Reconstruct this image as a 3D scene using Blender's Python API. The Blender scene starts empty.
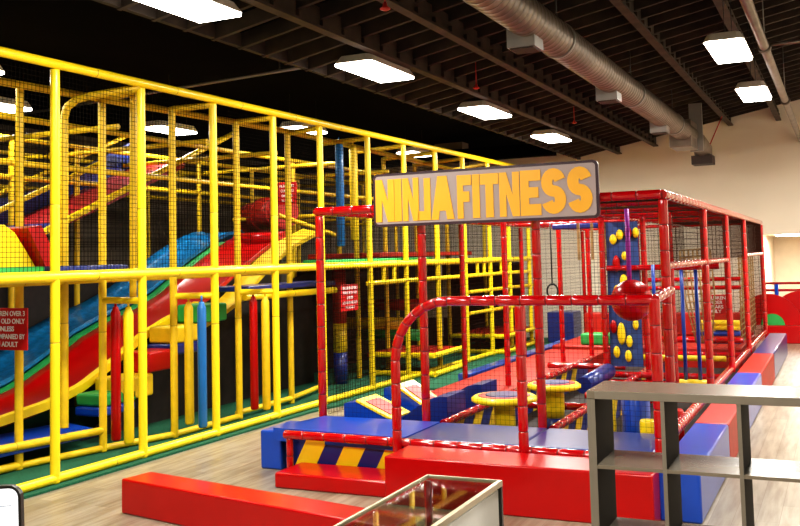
import bpy, bmesh, math, random
from mathutils import Vector, Matrix
random.seed(4)
C = bpy.context.scene.collection
V = Vector
PI = math.pi

# ------------------------------------------------------------ materials
def mat(name, col, rough=0.5, metal=0.0, spec=0.5, coat=0.0, noise=0.06, scale=6.0, bump=0.0, emit=None, estr=0.0):
    m = bpy.data.materials.new(name); m.use_nodes = True
    nt = m.node_tree; b = nt.nodes['Principled BSDF']
    b.inputs['Roughness'].default_value = rough
    b.inputs['Metallic'].default_value = metal
    b.inputs['Specular IOR Level'].default_value = spec
    b.inputs['Coat Weight'].default_value = coat
    b.inputs['Coat Roughness'].default_value = 0.12
    tc = nt.nodes.new('ShaderNodeTexCoord'); n = nt.nodes.new('ShaderNodeTexNoise')
    n.inputs['Scale'].default_value = scale; n.inputs['Detail'].default_value = 3
    nt.links.new(tc.outputs['Object'], n.inputs['Vector'])
    r = nt.nodes.new('ShaderNodeValToRGB')
    r.color_ramp.elements[0].position = 0.3; r.color_ramp.elements[1].position = 0.7
    r.color_ramp.elements[0].color = [max(0, c*(1-noise)) for c in col] + [1]
    r.color_ramp.elements[1].color = [min(1, c*(1+noise)) for c in col] + [1]
    nt.links.new(n.outputs['Fac'], r.inputs['Fac']); nt.links.new(r.outputs['Color'], b.inputs['Base Color'])
    if bump:
        bn = nt.nodes.new('ShaderNodeBump'); bn.inputs['Strength'].default_value = bump; bn.inputs['Distance'].default_value = 0.02
        nt.links.new(n.outputs['Fac'], bn.inputs['Height']); nt.links.new(bn.outputs['Normal'], b.inputs['Normal'])
    if emit:
        b.inputs['Emission Color'].default_value = list(emit) + [1]; b.inputs['Emission Strength'].default_value = estr
    return m

def floor_mat():
    m = bpy.data.materials.new('wood_planks'); m.use_nodes = True
    nt = m.node_tree; b = nt.nodes['Principled BSDF']; N = nt.nodes.new; L = nt.links.new
    tc = N('ShaderNodeTexCoord'); mp = N('ShaderNodeMapping'); mp.inputs['Rotation'].default_value = (0, 0, PI/2)
    L(tc.outputs['Object'], mp.inputs['Vector'])
    br = N('ShaderNodeTexBrick'); br.inputs['Scale'].default_value = 1.0
    br.inputs['Brick Width'].default_value = 1.3; br.inputs['Row Height'].default_value = 0.16
    br.inputs['Mortar Size'].default_value = 0.002; br.offset = 0.37
    br.inputs['Color1'].default_value = (.41, .355, .27, 1); br.inputs['Color2'].default_value = (.29, .245, .18, 1)
    br.inputs['Mortar'].default_value = (.22, .16, .11, 1)
    L(mp.outputs['Vector'], br.inputs['Vector'])
    mp2 = N('ShaderNodeMapping'); mp2.inputs['Scale'].default_value = (9, .9, 1); L(tc.outputs['Object'], mp2.inputs['Vector'])
    n = N('ShaderNodeTexNoise'); n.inputs['Scale'].default_value = 2.2; n.inputs['Detail'].default_value = 6; L(mp2.outputs['Vector'], n.inputs['Vector'])
    r = N('ShaderNodeValToRGB'); r.color_ramp.elements[0].position = .3; r.color_ramp.elements[1].position = .62
    r.color_ramp.elements[0].color = (.62, .55, .48, 1); r.color_ramp.elements[1].color = (1, 1, 1, 1)
    L(n.outputs['Fac'], r.inputs['Fac'])
    mx = N('ShaderNodeMix'); mx.data_type = 'RGBA'; mx.blend_type = 'MULTIPLY'; mx.inputs['Factor'].default_value = 1
    L(br.outputs['Color'], mx.inputs['A']); L(r.outputs['Color'], mx.inputs['B'])
    L(mx.outputs['Result'], b.inputs['Base Color'])
    b.inputs['Roughness'].default_value = .33; b.inputs['Specular IOR Level'].default_value = .5
    return m

M = {}
M['floor'] = floor_mat()
M['wall'] = mat('painted_wall', (.80, .715, .585), .8, noise=.05, scale=.5)
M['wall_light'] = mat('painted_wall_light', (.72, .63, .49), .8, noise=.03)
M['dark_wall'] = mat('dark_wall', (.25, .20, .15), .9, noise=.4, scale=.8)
M['ceiling'] = mat('black_ceiling', (.0018, .0015, .0012), 1.0, spec=.05, noise=.5, scale=1.2)
M['joist'] = mat('dark_joist', (.040, .027, .018), .8, noise=.5, scale=3)
M['girder'] = mat('brown_girder', (.055, .036, .023), .75, noise=.4, scale=4)
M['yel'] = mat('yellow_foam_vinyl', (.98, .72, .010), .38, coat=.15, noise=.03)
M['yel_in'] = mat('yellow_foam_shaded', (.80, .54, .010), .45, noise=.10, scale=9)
M['yel_seam'] = mat('yellow_seam', (.50, .33, .01), .6)
M['red'] = mat('red_vinyl', (.46, .001, .002), .28, coat=.15, spec=.35, noise=.06, scale=3)
M['red_pipe'] = mat('red_laced_vinyl', (.46, .001, .004), .14, coat=.9, noise=.10, scale=9, bump=.15)
M['red_seam'] = mat('red_seam', (.16, .003, .004), .6)
M['red_mat'] = mat('red_mat', (.40, .012, .004), .45, noise=.14, scale=9)
M['blue'] = mat('blue_vinyl', (.004, .065, .46), .28, coat=.35, noise=.06, scale=3)
M['blue_dk'] = mat('blue_navy_vinyl', (.010, .028, .20), .32, coat=.3, noise=.06)
M['blue_sl'] = mat('blue_slide', (.005, .17, .42), .3, coat=.3, noise=.3, scale=14, bump=.5)
M['blue_bag'] = mat('blue_bag', (.008, .15, .45), .35, coat=.2)
M['green'] = mat('green_vinyl', (.03, .38, .08), .4, noise=.1)
M['carpet'] = mat('green_carpet', (.006, .105, .05), .95, noise=.25, scale=50)
M['purple'] = mat('purple_strap', (.40, .03, .45), .4)
M['black_net'] = mat('black_net_cord', (.010, .008, .006), 1.0, spec=.05)
M['net2'] = mat('brown_net_cord', (.028, .010, .006), 1.0, spec=.05)
M['rope'] = mat('tan_rope', (.42, .27, .11), .9, noise=.3, scale=20)
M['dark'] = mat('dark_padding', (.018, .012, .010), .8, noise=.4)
M['duct'] = mat('galvanised_duct', (.22, .185, .15), .4, metal=.6, noise=.25, scale=3)
M['duct_rib'] = mat('duct_rib', (.15, .125, .10), .5, metal=.5)
M['duct_in'] = mat('duct_opening', (.05, .035, .03), .7)
M['metal_lt'] = mat('pale_metal', (.30, .29, .27), .4, metal=.4)
M['lamp_body'] = mat('lamp_housing', (.80, .74, .66), .5)
M['lens'] = mat('lamp_lens', (1, 1, 1), .5, emit=(1, .96, .88), estr=9.0)
M['sprk'] = mat('red_sprinkler', (.5, .03, .02), .5)
M['sign_red'] = mat('red_sign', (.62, .008, .010), .4, noise=.03)
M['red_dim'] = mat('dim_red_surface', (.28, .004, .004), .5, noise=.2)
M['board'] = mat('blue_grey_board', (.03, .07, .24), .5, noise=.1)
M['white'] = mat('white_lettering', (.92, .90, .88), .5, noise=.02)
M['banner'] = mat('banner_grey', (.40, .33, .33), .42, noise=.06, scale=1.5, coat=.2)
M['banner_fr'] = mat('banner_frame', (.045, .018, .03), .35, coat=.2)
M['banner_tx'] = mat('orange_lettering', (.95, .48, .03), .35, noise=.08, scale=2, coat=.2)
M['shelf'] = mat('taupe_laminate', (.155, .128, .093), .24, noise=.08, scale=2)
M['shelf_edge'] = mat('taupe_edge', (.16, .138, .107), .4)
M['shelf_shade'] = mat('taupe_shaded', (.012, .008, .006), .7, spec=.15, noise=.15)  # taupe darkened almost to black, shade of the inner sides painted in
M['gold'] = mat('champagne_metal', (.52, .45, .33), .32, metal=.7, noise=.08)
M['black_metal'] = mat('black_metal', (.015, .014, .013), .35)
M['case_panel'] = mat('white_case_panel', (.62, .62, .60), .5)
M['screen'] = mat('tablet_screen', (.82, .83, .85), .3, emit=(.82, .83, .85), estr=.7)
M['screen_line'] = mat('screen_blue', (.40, .52, .66), .3)
def glass_mat():
    m = bpy.data.materials.new('clear_glass'); m.use_nodes = True
    nt = m.node_tree; out = nt.nodes['Material Output']; nt.nodes.remove(nt.nodes['Principled BSDF'])
    t = nt.nodes.new('ShaderNodeBsdfTransparent'); t.inputs['Color'].default_value = (.80, .84, .79, 1)
    g = nt.nodes.new('ShaderNodeBsdfGlossy'); g.inputs['Roughness'].default_value = .03
    fr = nt.nodes.new('ShaderNodeLayerWeight'); fr.inputs['Blend'].default_value = .5
    pw = nt.nodes.new('ShaderNodeMath'); pw.operation = 'POWER'; pw.inputs[1].default_value = 3.5
    nt.links.new(fr.outputs['Facing'], pw.inputs[0])
    ml = nt.nodes.new('ShaderNodeMath'); ml.operation = 'MULTIPLY_ADD'; ml.inputs[1].default_value = .45; ml.inputs[2].default_value = .03; nt.links.new(pw.outputs[0], ml.inputs[0])
    mx = nt.nodes.new('ShaderNodeMixShader')
    nt.links.new(ml.outputs[0], mx.inputs['Fac']); nt.links.new(t.outputs[0], mx.inputs[1]); nt.links.new(g.outputs[0], mx.inputs[2])
    nt.links.new(mx.outputs[0], out.inputs['Surface'])
    return m
M['glass'] = glass_mat()

# ------------------------------------------------------------ shape helpers
def bm_(): return bmesh.new()
def frame_axes(d):
    d = d.normalized(); a = V((0, 0, 1)) if abs(d.z) < .9 else V((1, 0, 0))
    u = d.cross(a).normalized(); return u, d.cross(u).normalized()
def loft(bm, pts, radii, seg=12, mats=None, cap=True, smooth=True, closed=False):
    pts = [V(p) for p in pts]; n = len(pts); rings = []
    pu = None
    for i, p in enumerate(pts):
        if i == 0: d = pts[1]-pts[0]
        elif i == n-1: d = pts[-1]-pts[-2]
        else: d = (pts[i+1]-pts[i]).normalized()+(pts[i]-pts[i-1]).normalized()
        if d.length < 1e-9: d = pts[min(i+1, n-1)]-pts[max(i-1, 0)]
        d.normalize()
        if pu is None: u, w = frame_axes(d)
        else:
            u = (pu-d*pu.dot(d)); u.normalize(); w = d.cross(u)
        pu = u
        rings.append([bm.verts.new(p+(u*math.cos(2*PI*k/seg)+w*math.sin(2*PI*k/seg))*radii[i]) for k in range(seg)])
    for i in range(n-1):
        for k in range(seg):
            f = bm.faces.new((rings[i][k], rings[i][(k+1) % seg], rings[i+1][(k+1) % seg], rings[i+1][k]))
            f.smooth = smooth
            if mats: f.material_index = mats[i]
    if cap:
        bm.faces.new(rings[0][::-1]); bm.faces.new(rings[-1])
def tube(bm, a, b, r, seg=12): loft(bm, [a, b], [r, r], seg)
def pad_path(bm, pts, r, step=.22, seg=10, notch=.93):
    """padded pipe: sleeves butted end to end with a shallow seam between them"""
    pts = [V(p) for p in pts]; P = []; R = []; Ms = []
    for i in range(len(pts)-1):
        a, b = pts[i], pts[i+1]; L = (b-a).length; k = max(1, round(L/step)); g = .005
        for j in range(k):
            s0, s1 = j/k, (j+1)/k; gg = min(g/L, .2/k)
            P += [a.lerp(b, s0+gg), a.lerp(b, s0+3.5*gg), a.lerp(b, s1-3.5*gg), a.lerp(b, s1-gg)]; R += [r*(1-(1-notch)*.35), r, r, r*(1-(1-notch)*.35)]; Ms += [0, 0, 0, 1]
            if j < k-1 or i < len(pts)-2:
                P.append(a.lerp(b, s1)); R.append(r*notch); Ms.append(1)
    Ms = Ms[:len(P)-1]
    loft(bm, P, R, seg, Ms)
def box(bm, x0, x1, y0, y1, z0, z1, bev=0.0, mi=0, rot=None, piv=None):
    r = bmesh.ops.create_cube(bm, size=1)
    vs = r['verts']
    for v in vs:
        v.co = V((x0+(v.co.x+.5)*(x1-x0), y0+(v.co.y+.5)*(y1-y0), z0+(v.co.z+.5)*(z1-z0)))
    fs = list({f for v in vs for f in v.link_faces})
    for f in fs: f.material_index = mi
    if rot is not None:
        bmesh.ops.rotate(bm, verts=vs, cent=piv or V(((x0+x1)/2, (y0+y1)/2, (z0+z1)/2)), matrix=rot)
    if bev:
        es = list({e for v in vs for e in v.link_edges})
        rr = bmesh.ops.bevel(bm, geom=es, offset=bev, segments=3, profile=.5, affect='EDGES')
        for f in rr['faces']: f.smooth = True; f.material_index = mi
def prism(bm, poly, off, mi=0):
    """closed polygon (3-D points) extruded by the vector off"""
    a = [bm.verts.new(V(p)) for p in poly]; b = [bm.verts.new(V(p)+V(off)) for p in poly]
    fs = [bm.faces.new(a), bm.faces.new(b[::-1])]
    for i in range(len(a)):
        j = (i+1) % len(a); fs.append(bm.faces.new((a[j], a[i], b[i], b[j])))
    for f in fs: f.material_index = mi
    bmesh.ops.recalc_face_normals(bm, faces=fs)
def sphere(bm, c, r, sx=1, sy=1, sz=1, seg=20):
    q = bmesh.ops.create_uvsphere(bm, u_segments=seg, v_segments=seg//2, radius=r)
    for v in q['verts']: v.co = V((v.co.x*sx, v.co.y*sy, v.co.z*sz))+V(c)
    for f in {f for v in q['verts'] for f in v.link_faces}: f.smooth = True
def lathe(bm, c, prof, seg=28, mats=None):
    """profile (radius, height) turned about a vertical axis at c"""
    c = V(c); rings = []
    for r, z in prof: rings.append([bm.verts.new(c+V((r*math.cos(2*PI*k/seg), r*math.sin(2*PI*k/seg), z))) for k in range(seg)])
    for i in range(len(prof)-1):
        for k in range(seg):
            f = bm.faces.new((rings[i][k], rings[i][(k+1) % seg], rings[i+1][(k+1) % seg], rings[i+1][k])); f.smooth = True
            if mats: f.material_index = mats[i]
    bm.faces.new(rings[0][::-1]); bm.faces.new(rings[-1])
def net_panel(bm, o, u, v, pu=.045, pv=.045, r=.0022, inside=None):
    """square-mesh net in the parallelogram o, o+u, o+v: cords as thin three-sided bars"""
    o, u, v = V(o), V(u), V(v); n = u.cross(v).normalized()
    def bar(a, b, side):
        s = side.normalized()*r; t = n*r
        A = [bm.verts.new(a+s), bm.verts.new(a-s), bm.verts.new(a+t*1.5)]; B = [bm.verts.new(b+s), bm.verts.new(b-s), bm.verts.new(b+t*1.5)]
        for i in range(3):
            j = (i+1) % 3; bm.faces.new((A[i], A[j], B[j], B[i]))
    nu = max(1, round(u.length/pu)); nv = max(1, round(v.length/pv))
    for i in range(nu+1): bar(o+u*(i/nu), o+u*(i/nu)+v, u)
    for j in range(nv+1): bar(o+v*(j/nv), o+v*(j/nv)+u, v)

def obj(name, bm, m, parent=None):
    me = bpy.data.meshes.new(name)
    xs = [v.co for v in bm.verts]
    o0 = V(((min(p.x for p in xs)+max(p.x for p in xs))/2, (min(p.y for p in xs)+max(p.y for p in xs))/2, min(p.z for p in xs)))
    for v in bm.verts: v.co -= o0
    bm.to_mesh(me); bm.free()
    for q in (m if isinstance(m, (list, tuple)) else [m]): me.materials.append(M[q])
    o = bpy.data.objects.new(name, me); C.objects.link(o)
    w = V((0, 0, 0)); p = parent
    while p: w += V(p.location); p = p.parent
    o.location = o0-w
    if parent: o.parent = parent
    return o
def tag(o, label, cat, group=None):
    o['label'] = label; o['category'] = cat
    if group: o['group'] = group
    return o
def thing(name, label, cat, loc=(0, 0, 0), group=None):
    o = bpy.data.objects.new(name, None); C.objects.link(o); o.location = loc; o.empty_display_size = .2
    return tag(o, label, cat, group)
def struct(name, bm, m, parent=None):
    o = obj(name, bm, m, parent)
    if not parent: o['kind'] = 'structure'
    return o
def one(name, m, label, cat, group, fn):
    b = bm_(); fn(b); return tag(obj(name, b, m), label, cat, group)
def part(name, m, parent, fn):
    b = bm_(); fn(b); return obj(name, b, m, parent)

# ------------------------------------------------------------ room
YB = 21.6
def roofz(x): return 5.42+.19*x if x > -5.6 else 4.62
struct('floor', (lambda b: (box(b, -14, 4, -3.5, 26, -.1, 0), b)[1])(bm_()), 'floor')
b = bm_()
prism(b, [(-5.6, -3.5, roofz(-5.59)), (4, -3.5, roofz(4)), (4, YB, roofz(4)), (-5.6, YB, roofz(-5.59))], (0, 0, .1))
box(b, -14, -5.6, -3.5, YB, 4.66, 4.76)
ceil = struct('ceiling', b, 'ceiling')
# joists hang under the deck, one mesh for the repeating pattern
def joists(b):
    y = .4
    while y < YB-.2:
        prism(b, [(-5.6, y, roofz(-5.5)-.01), (3.9, y, roofz(3.9)-.01), (3.9, y, roofz(3.9)-.17), (-5.6, y, roofz(-5.5)-.17)], (0, .05, 0))
        y += .44
part('joist_row', 'joist', ceil, joists)
# walls
b = bm_()
prism(b, [(-14, YB, 0), (-1.62, YB, 0), (-1.62, YB, 2.3), (4, YB, 2.3), (4, YB, 6.18), (-5.6, YB, 4.34), (-5.6, YB, 4.7), (-14, YB, 4.7)], (0, .15, 0))
struct('wall_back', b, 'wall')
b = bm_(); box(b, -1.62, 4, YB+.151, 26, 2.30, 2.40); struct('ceiling_recess', b, 'wall_light')
b = bm_(); box(b, -1.72, 4, 25.9, 26, 0, 2.299); struct('wall_recess', b, 'wall_light')
b = bm_(); box(b, -1.72, -1.62, YB+.15, 26, 0, 2.35); struct('wall_recess_side', b, 'wall_light')
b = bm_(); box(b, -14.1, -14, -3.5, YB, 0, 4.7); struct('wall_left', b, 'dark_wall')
b = bm_(); box(b, 4, 4.1, -3.5, 26, 0, 6.0); struct('wall_right', b, 'wall')
b = bm_(); box(b, -14, 4, -3.6, -3.5, 0, 6.0); struct('wall_front', b, 'wall_light')
# the edge where the open joists stop and roof girders
def beam(name, x, w, z0, z1, m, y0=-3.4, y1=YB-.02):
    b = bm_(); box(b, x-w/2, x+w/2, y0, y1, z0, z1); return struct(name, b, m)
beam('trim_1', -5.58, .06, 4.22, 4.66, 'joist')
def ibeam(name, x, z):
    b = bm_(); box(b, x-.055, x+.055, -3.4, YB-.02, z-.03, z); box(b, x-.012, x+.012, -3.4, YB-.02, z, z+.2)
    y = .425
    while y < YB-.2:      # hangers where each joist lands on the girder
        box(b, x-.05, x+.05, y-.03, y+.03, z, z+.07); y += .44
    struct(name, b, 'girder')
ibeam('trim_2', -4.62, 4.31)
ibeam('trim_3', -3.78, 4.43)
ibeam('trim_4', -2.12, 4.77)
ibeam('trim_5', -1.12, 4.80)
ibeam('trim_6', .1, 5.05)
b = bm_(); box(b, -14, -5.6, 19.4, 19.7, 4.15, 4.42); struct('trim_7', b, 'ceiling')
b = bm_(); box(b, -8.6, -7.9, 19.9, 20.3, 4.0, 4.65); struct('trim_8', b, 'dark_wall')
t = thing('ceiling_conduit', 'thin pale conduit crossing under the black ceiling at upper left', 'conduit', (-8, 10.4, 4.4))
part('conduit', 'metal_lt', t, lambda b: tube(b, (-5.62, 9.95, 4.45), (-13.9, 11.04, 4.45), .022, 8))
for x, y in ((-6.5, 10.066), (-8.5, 10.329)): part('hanger', 'black_metal', t, lambda b: tube(b, (x, y, 4.46), (x, y, 4.68), .008, 6))

# sprinkler pipe along the ceiling
t = thing('ceiling_pipe', 'long grey steel pipe running under the ceiling at the upper right', 'pipe', (-.70, 10, 4.3))
part('pipe', 'duct', t, lambda b: tube(b, (-.70, 3, 4.32), (-.70, YB-.03, 4.32), .055, 14))
for y in (7.2, 11.3, 15.6):
    part('coupling', 'duct_rib', t, lambda b: tube(b, (-.70, y-.06, 4.32), (-.70, y+.06, 4.32), .075, 14))
    part('hanger', 'metal_lt', t, lambda b: tube(b, (-.70, y+.1, 4.36), (-.70, y+.1, roofz(-.7)-.1), .008, 6))
part('branch', 'duct', t, lambda b: tube(b, (-.70, 11.3, 4.34), (3.9, 11.3, 4.34), .022, 8))

# spiral duct
DX = lambda y: -2.565
t = thing('air_duct', 'round galvanised spiral air duct hung below the dark ceiling', 'air duct', (-2.7, 12, 4.0))
DZ = 4.2; DR = .182
def ductbody(b):
    P = []; R = []; Ms = []; y = 4.6
    while y < 18.4:
        P += [(DX(y), y, DZ), (DX(y), y+.105, DZ), (DX(y), y+.112, DZ)]; R += [DR, DR, DR+.004]; Ms += [0, 1, 1]
        y += .12
    loft(b, P, R, 24, Ms[:len(P)-1])
part('duct_body', ['duct', 'duct_rib'], t, ductbody)
for y in (6.6, 9.2, 12.9, 16.4):
    part('collar', 'metal_lt', t, lambda b: loft(b, [(DX(y), y-.03, DZ), (DX(y), y+.03, DZ)], [DR+.012]*2, 24))
    part('hanger', 'black_metal', t, lambda b: tube(b, (DX(y), y, DZ+DR), (DX(y), y, roofz(DX(y))), .009, 6))
def outlet(y):
    x = DX(y)-.06
    def f(b):
        zc = DZ-.185; w = .135; h = .085
        box(b, x-w, x+w, y-.14, y+.14, zc-h, zc+h+.03)
    o = part('outlet_box', 'metal_lt', t, f)
    part('grille', 'duct_in', o, lambda b: box(b, x-.115, x+.115, y-.12, y+.12, DZ-.282, DZ-.271))
for y in (8.3, 11.75, 15.4): outlet(y)
part('end_box', 'duct', t, lambda b: box(b, DX(17.8)-.24, DX(17.8)+.16, 17.4, 18.2, DZ-.30, DZ+.20, .01))
part('end_plate', 'metal_lt', t, lambda b: box(b, DX(18.3)+.02, DX(18.3)+.26, 18.2, 18.28, DZ-.32, DZ+.60))
part('end_bend', 'duct', t, lambda b: loft(b, [(DX(18), 18.28, DZ+.02), (DX(18), 19.4, DZ), (DX(18)+.02, 20.0, DZ-.10), (DX(18)+.02, 20.15, DZ-.30)], [.18, .18, .19, .17], 18))
part('end_grille', 'duct_in', t, lambda b: box(b, DX(18)-.2, DX(18)+.22, 19.85, 20.3, DZ-.42, DZ-.24))
part('brace', 'sprk', t, lambda b: tube(b, (DX(18)+.1, 19.9, DZ-.2), (-2.1, 19.9, 4.78), .012, 6))

# ceiling lights
def light(x, y, z, label, L=1.22, W=.5, e=70, body=True):
    t = thing('ceiling_light', label, 'ceiling light', (x, y, z), 'rectangular ceiling lights')
    def hs(b):
        lo = [(-W/2, -L/2+.06), (-W/2+.06, -L/2), (W/2-.06, -L/2), (W/2, -L/2+.06), (W/2, L/2-.06), (W/2-.06, L/2), (-W/2+.06, L/2), (-W/2, L/2-.06)]
        a = [b.verts.new((x+p[0], y+p[1], z)) for p in lo]; c = [b.verts.new((x+p[0]*.8, y+p[1]*.9, z+.09)) for p in lo]
        b.faces.new(a[::-1]); b.faces.new(c)
        for i in range(8): b.faces.new((a[i], a[(i+1) % 8], c[(i+1) % 8], c[i]))
    part('housing', 'lamp_body', t, hs)
    part('lens', 'lens', t, lambda b: box(b, x-W/2+.02, x+W/2-.02, y-L/2+.04, y+L/2-.04, z-.03, z-.001, .01))
    for q in (-.4, .4): part('hanger', 'black_metal', t, lambda b: tube(b, (x, y+q, z+.08), (x, y+q, roofz(x)), .006, 5))
    ld = bpy.data.lights.new('lamp', 'AREA'); ld.shape = 'RECTANGLE'; ld.size = W; ld.size_y = L; ld.energy = e; ld.color = (1, .95, .86)
    lo = bpy.data.objects.new('lamp', ld); C.objects.link(lo); lo.parent = t; lo.location = (0, 0, -.05)
LE = 62
light(-4.92, 1.9, 4.2, 'unseen white ceiling light added behind the viewer for more front light', e=LE*1.5)  # unseen lamp added for extra light on the front area
light(-4.97, 6.17, 4.2, 'large bright ceiling light at the top left, cut by the photo edge', e=LE)
light(-4.88, 9.62, 4.2, 'second bright ceiling light from the left beside the joists', e=LE)
light(-4.88, 13.3, 4.2, 'third ceiling light in the left row, right of the dark beam', e=LE*1.5)
light(-4.92, 17.0, 4.2, 'farthest ceiling light of the left row, above the banner', e=LE*2)
light(-1.03, 2.4, 4.2, 'unseen white ceiling light added above the reception counter for more front light', e=LE*1.6)  # added lamp out of view, more light for the foreground
light(-1.03, 10.70, 4.2, 'nearer of the two bright ceiling lights at upper right', e=LE, W=.42)
light(-1.03, 13.9, 4.2, 'farther of the two bright ceiling lights at upper right', e=LE*1.5, W=.42)
light(2.4, 5.0, 4.4, 'unseen ceiling light added on the right side for extra light', e=LE)  # unseen lamp added on the right as extra light
light(2.4, 12.0, 4.4, 'unseen far ceiling light added on the right side for extra light', e=LE*1.5)  # another unseen lamp added on the right as extra light
light(2.4, 18.2, 4.4, 'unseen ceiling light added on the right to brighten the back wall', e=LE*2)  # unseen lamp added to brighten the back wall
light(-8.1, 6.55, 4.06, 'ceiling light seen through the net at the upper left corner', e=18, L=.95, W=.42)
light(-9.75, 8.45, 4.08, 'ceiling light behind the play frame, lowest at the left edge', e=18, L=.95, W=.42)
light(-9.5, 11.55, 4.1, 'ceiling light behind the net between second and third post', e=18, L=.95, W=.42)
light(-7.8, 12.75, 4.1, 'ceiling light above the play frame beside the fourth post', e=18, L=.95, W=.42)
light(-7.8, 17.0, 4.1, 'ceiling light behind the top rail just left of the banner', e=18, L=.95, W=.42)
t = thing('recess_light', 'flat white light under the low ceiling at far right', 'ceiling light', (-1.0, 22.9, 2.29))
part('lens', 'lens', t, lambda b: box(b, -1.35, -.6, 22.4, 23.3, 2.27, 2.299))
ld = bpy.data.lights.new('lamp', 'AREA'); ld.size = 1.0; ld.energy = 75; ld.color = (1, .92, .8)
lo = bpy.data.objects.new('lamp', ld); C.objects.link(lo); lo.parent = t; lo.location = (.4, .4, -.06)

for i, (x, y, z, lab) in enumerate([(-1.75, 7.6, 4.55, 'red sprinkler head at the top right near the ceiling'), (-3.4, 6.9, 4.1, 'red sprinkler head at the top beside the duct'),
        (-4.3, 11.4, 4.22, 'red sprinkler head hanging above the third ceiling light'), (-4.1, 15.6, 4.25, 'red sprinkler head above the farthest left ceiling light')]):
    t = thing('sprinkler', lab, 'sprinkler', (x, y, z), 'ceiling sprinklers')
    part('stem', 'sprk', t, lambda b: tube(b, (x, y, z), (x, y, roofz(x)+.01), .007, 8))
    part('head', 'sprk', t, lambda b: lathe(b, (x, y, z-.02), [(.02, 0), (.045, .012), (.045, .02), (.02, .04), (.015, .07)], 12))

# ------------------------------------------------------------ green carpet
one('green_carpet', 'carpet', 'dark green carpet under the yellow play frame', 'carpet', None,
    lambda b: prism(b, [(-13.5, 4, .002), (-6.60, 4, .002), (-6.45, 10.6, .002), (-6.0, 12.9, .002), (-5.1, 13, .002), (-5.1, YB-.2, .002), (-13.5, YB-.2, .002)], (0, 0, .022)))

# ------------------------------------------------------------ yellow play frame
X0 = -6.48; R0 = .045; CZ = .024
pf = thing('play_frame', 'tall yellow padded pipe play structure with black netting and decks', 'play structure', (-8.5, 12, CZ))
YP = [6.456, 7.604, 8.794, 10.01, 11.141, 12.517, 13.737, 14.976, 16.208, 17.488, 18.6, 19.865]
FX = lambda y: -6.66+.022*(y-6.5)
def ptube(name, a, c, r=R0, m='yel', step=1.22):
    part(name, [m, 'yel_seam'], pf, lambda b: pad_path(b, [a, c], r, step, 12, .93))
for y in YP: ptube('post', (FX(y), y, CZ), (FX(y), y, 3.86), m='yel')
ptube('rail', (FX(4.6), 4.6, 3.91), (FX(20.2), 19.95, 3.91), .047)
ptube('rail', (FX(4.6), 4.6, 1.91), (FX(20.2), 19.95, 1.91), .052)
ptube('rail', (FX(4.6), 4.6, CZ+.045), (FX(13.7), 13.7, CZ+.045), .045)
ptube('rail', (FX(13.7), 13.7, CZ+.045), (FX(20.2), 20.2, CZ+.045), .045)
ptube('rail', (FX(12.42), 12.42, 1.63), (FX(20.1), 19.87, 1.63), .036)
for y in (12.95, 13.3, 16.8, 17.15, 18.1): ptube('post', (FX(y), y, 1.63), (FX(y), y, 1.9), .035)
for z, y0, y1 in ((1.32, 16.35, 20.1), (.92, 16.35, 20.1)): ptube('rail', (FX(y0), y0, z), (FX(y1), y1, z), .035, 'yel_in')
# second row of posts
R1 = [(-7.46, 6.77), (-7.27, 7.71), (-7.03, 8.58), (-7.02, 9.82)]
for x, y in R1[:1]+R1[1:]:
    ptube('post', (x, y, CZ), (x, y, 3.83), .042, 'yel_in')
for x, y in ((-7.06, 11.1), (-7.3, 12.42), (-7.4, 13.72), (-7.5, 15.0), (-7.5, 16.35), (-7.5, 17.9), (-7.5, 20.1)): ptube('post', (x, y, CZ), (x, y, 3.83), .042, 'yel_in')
for i in range(3):
    (xa, ya), (xb, yb) = R1[i], R1[i+1]
    ptube('rail', (xa, ya, .065), (xb, yb, .065), .036, 'yel_in')
ptube('rail', (-7.06, 9.82, .10), (-7.06, 11.1, .10), .036, 'yel_in')
ptube('rail', (-7.06, 11.1, .10), (-7.3, 12.42, .10), .036, 'yel_in')
ptube('rail', (-7.5, 5.6, .30), (-7.27, 7.71, .25), .04, 'yel_in')
ptube('rail', (-7.5, 5.6, .09), (-7.46, 6.77, .07), .04, 'yel_in')
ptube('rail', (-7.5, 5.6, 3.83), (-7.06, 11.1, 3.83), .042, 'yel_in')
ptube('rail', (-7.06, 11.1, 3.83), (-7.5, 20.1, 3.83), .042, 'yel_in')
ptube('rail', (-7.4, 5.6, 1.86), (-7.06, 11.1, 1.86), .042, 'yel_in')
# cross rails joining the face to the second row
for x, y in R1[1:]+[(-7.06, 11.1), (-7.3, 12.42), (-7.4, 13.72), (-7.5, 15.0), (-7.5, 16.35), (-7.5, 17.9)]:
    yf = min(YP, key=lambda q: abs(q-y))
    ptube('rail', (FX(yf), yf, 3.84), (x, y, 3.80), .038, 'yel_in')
for x, y, z in ((-7.27, 7.71, 1.63), (-7.03, 8.58, 1.63), (-7.02, 9.82, 1.62)):
    yf = min(YP, key=lambda q: abs(q-y))
    ptube('rail', (FX(yf), yf, z), (x, y, z), .036, 'yel')
ptube('rail', (-7.0, 9.92, 1.55), (-6.9, 12.1, 1.55), .045, 'yel')
ptube('post', (-6.86, 7.72, 1.64), (-6.84, 7.72, 3.83), .038, 'yel_in')
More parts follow.
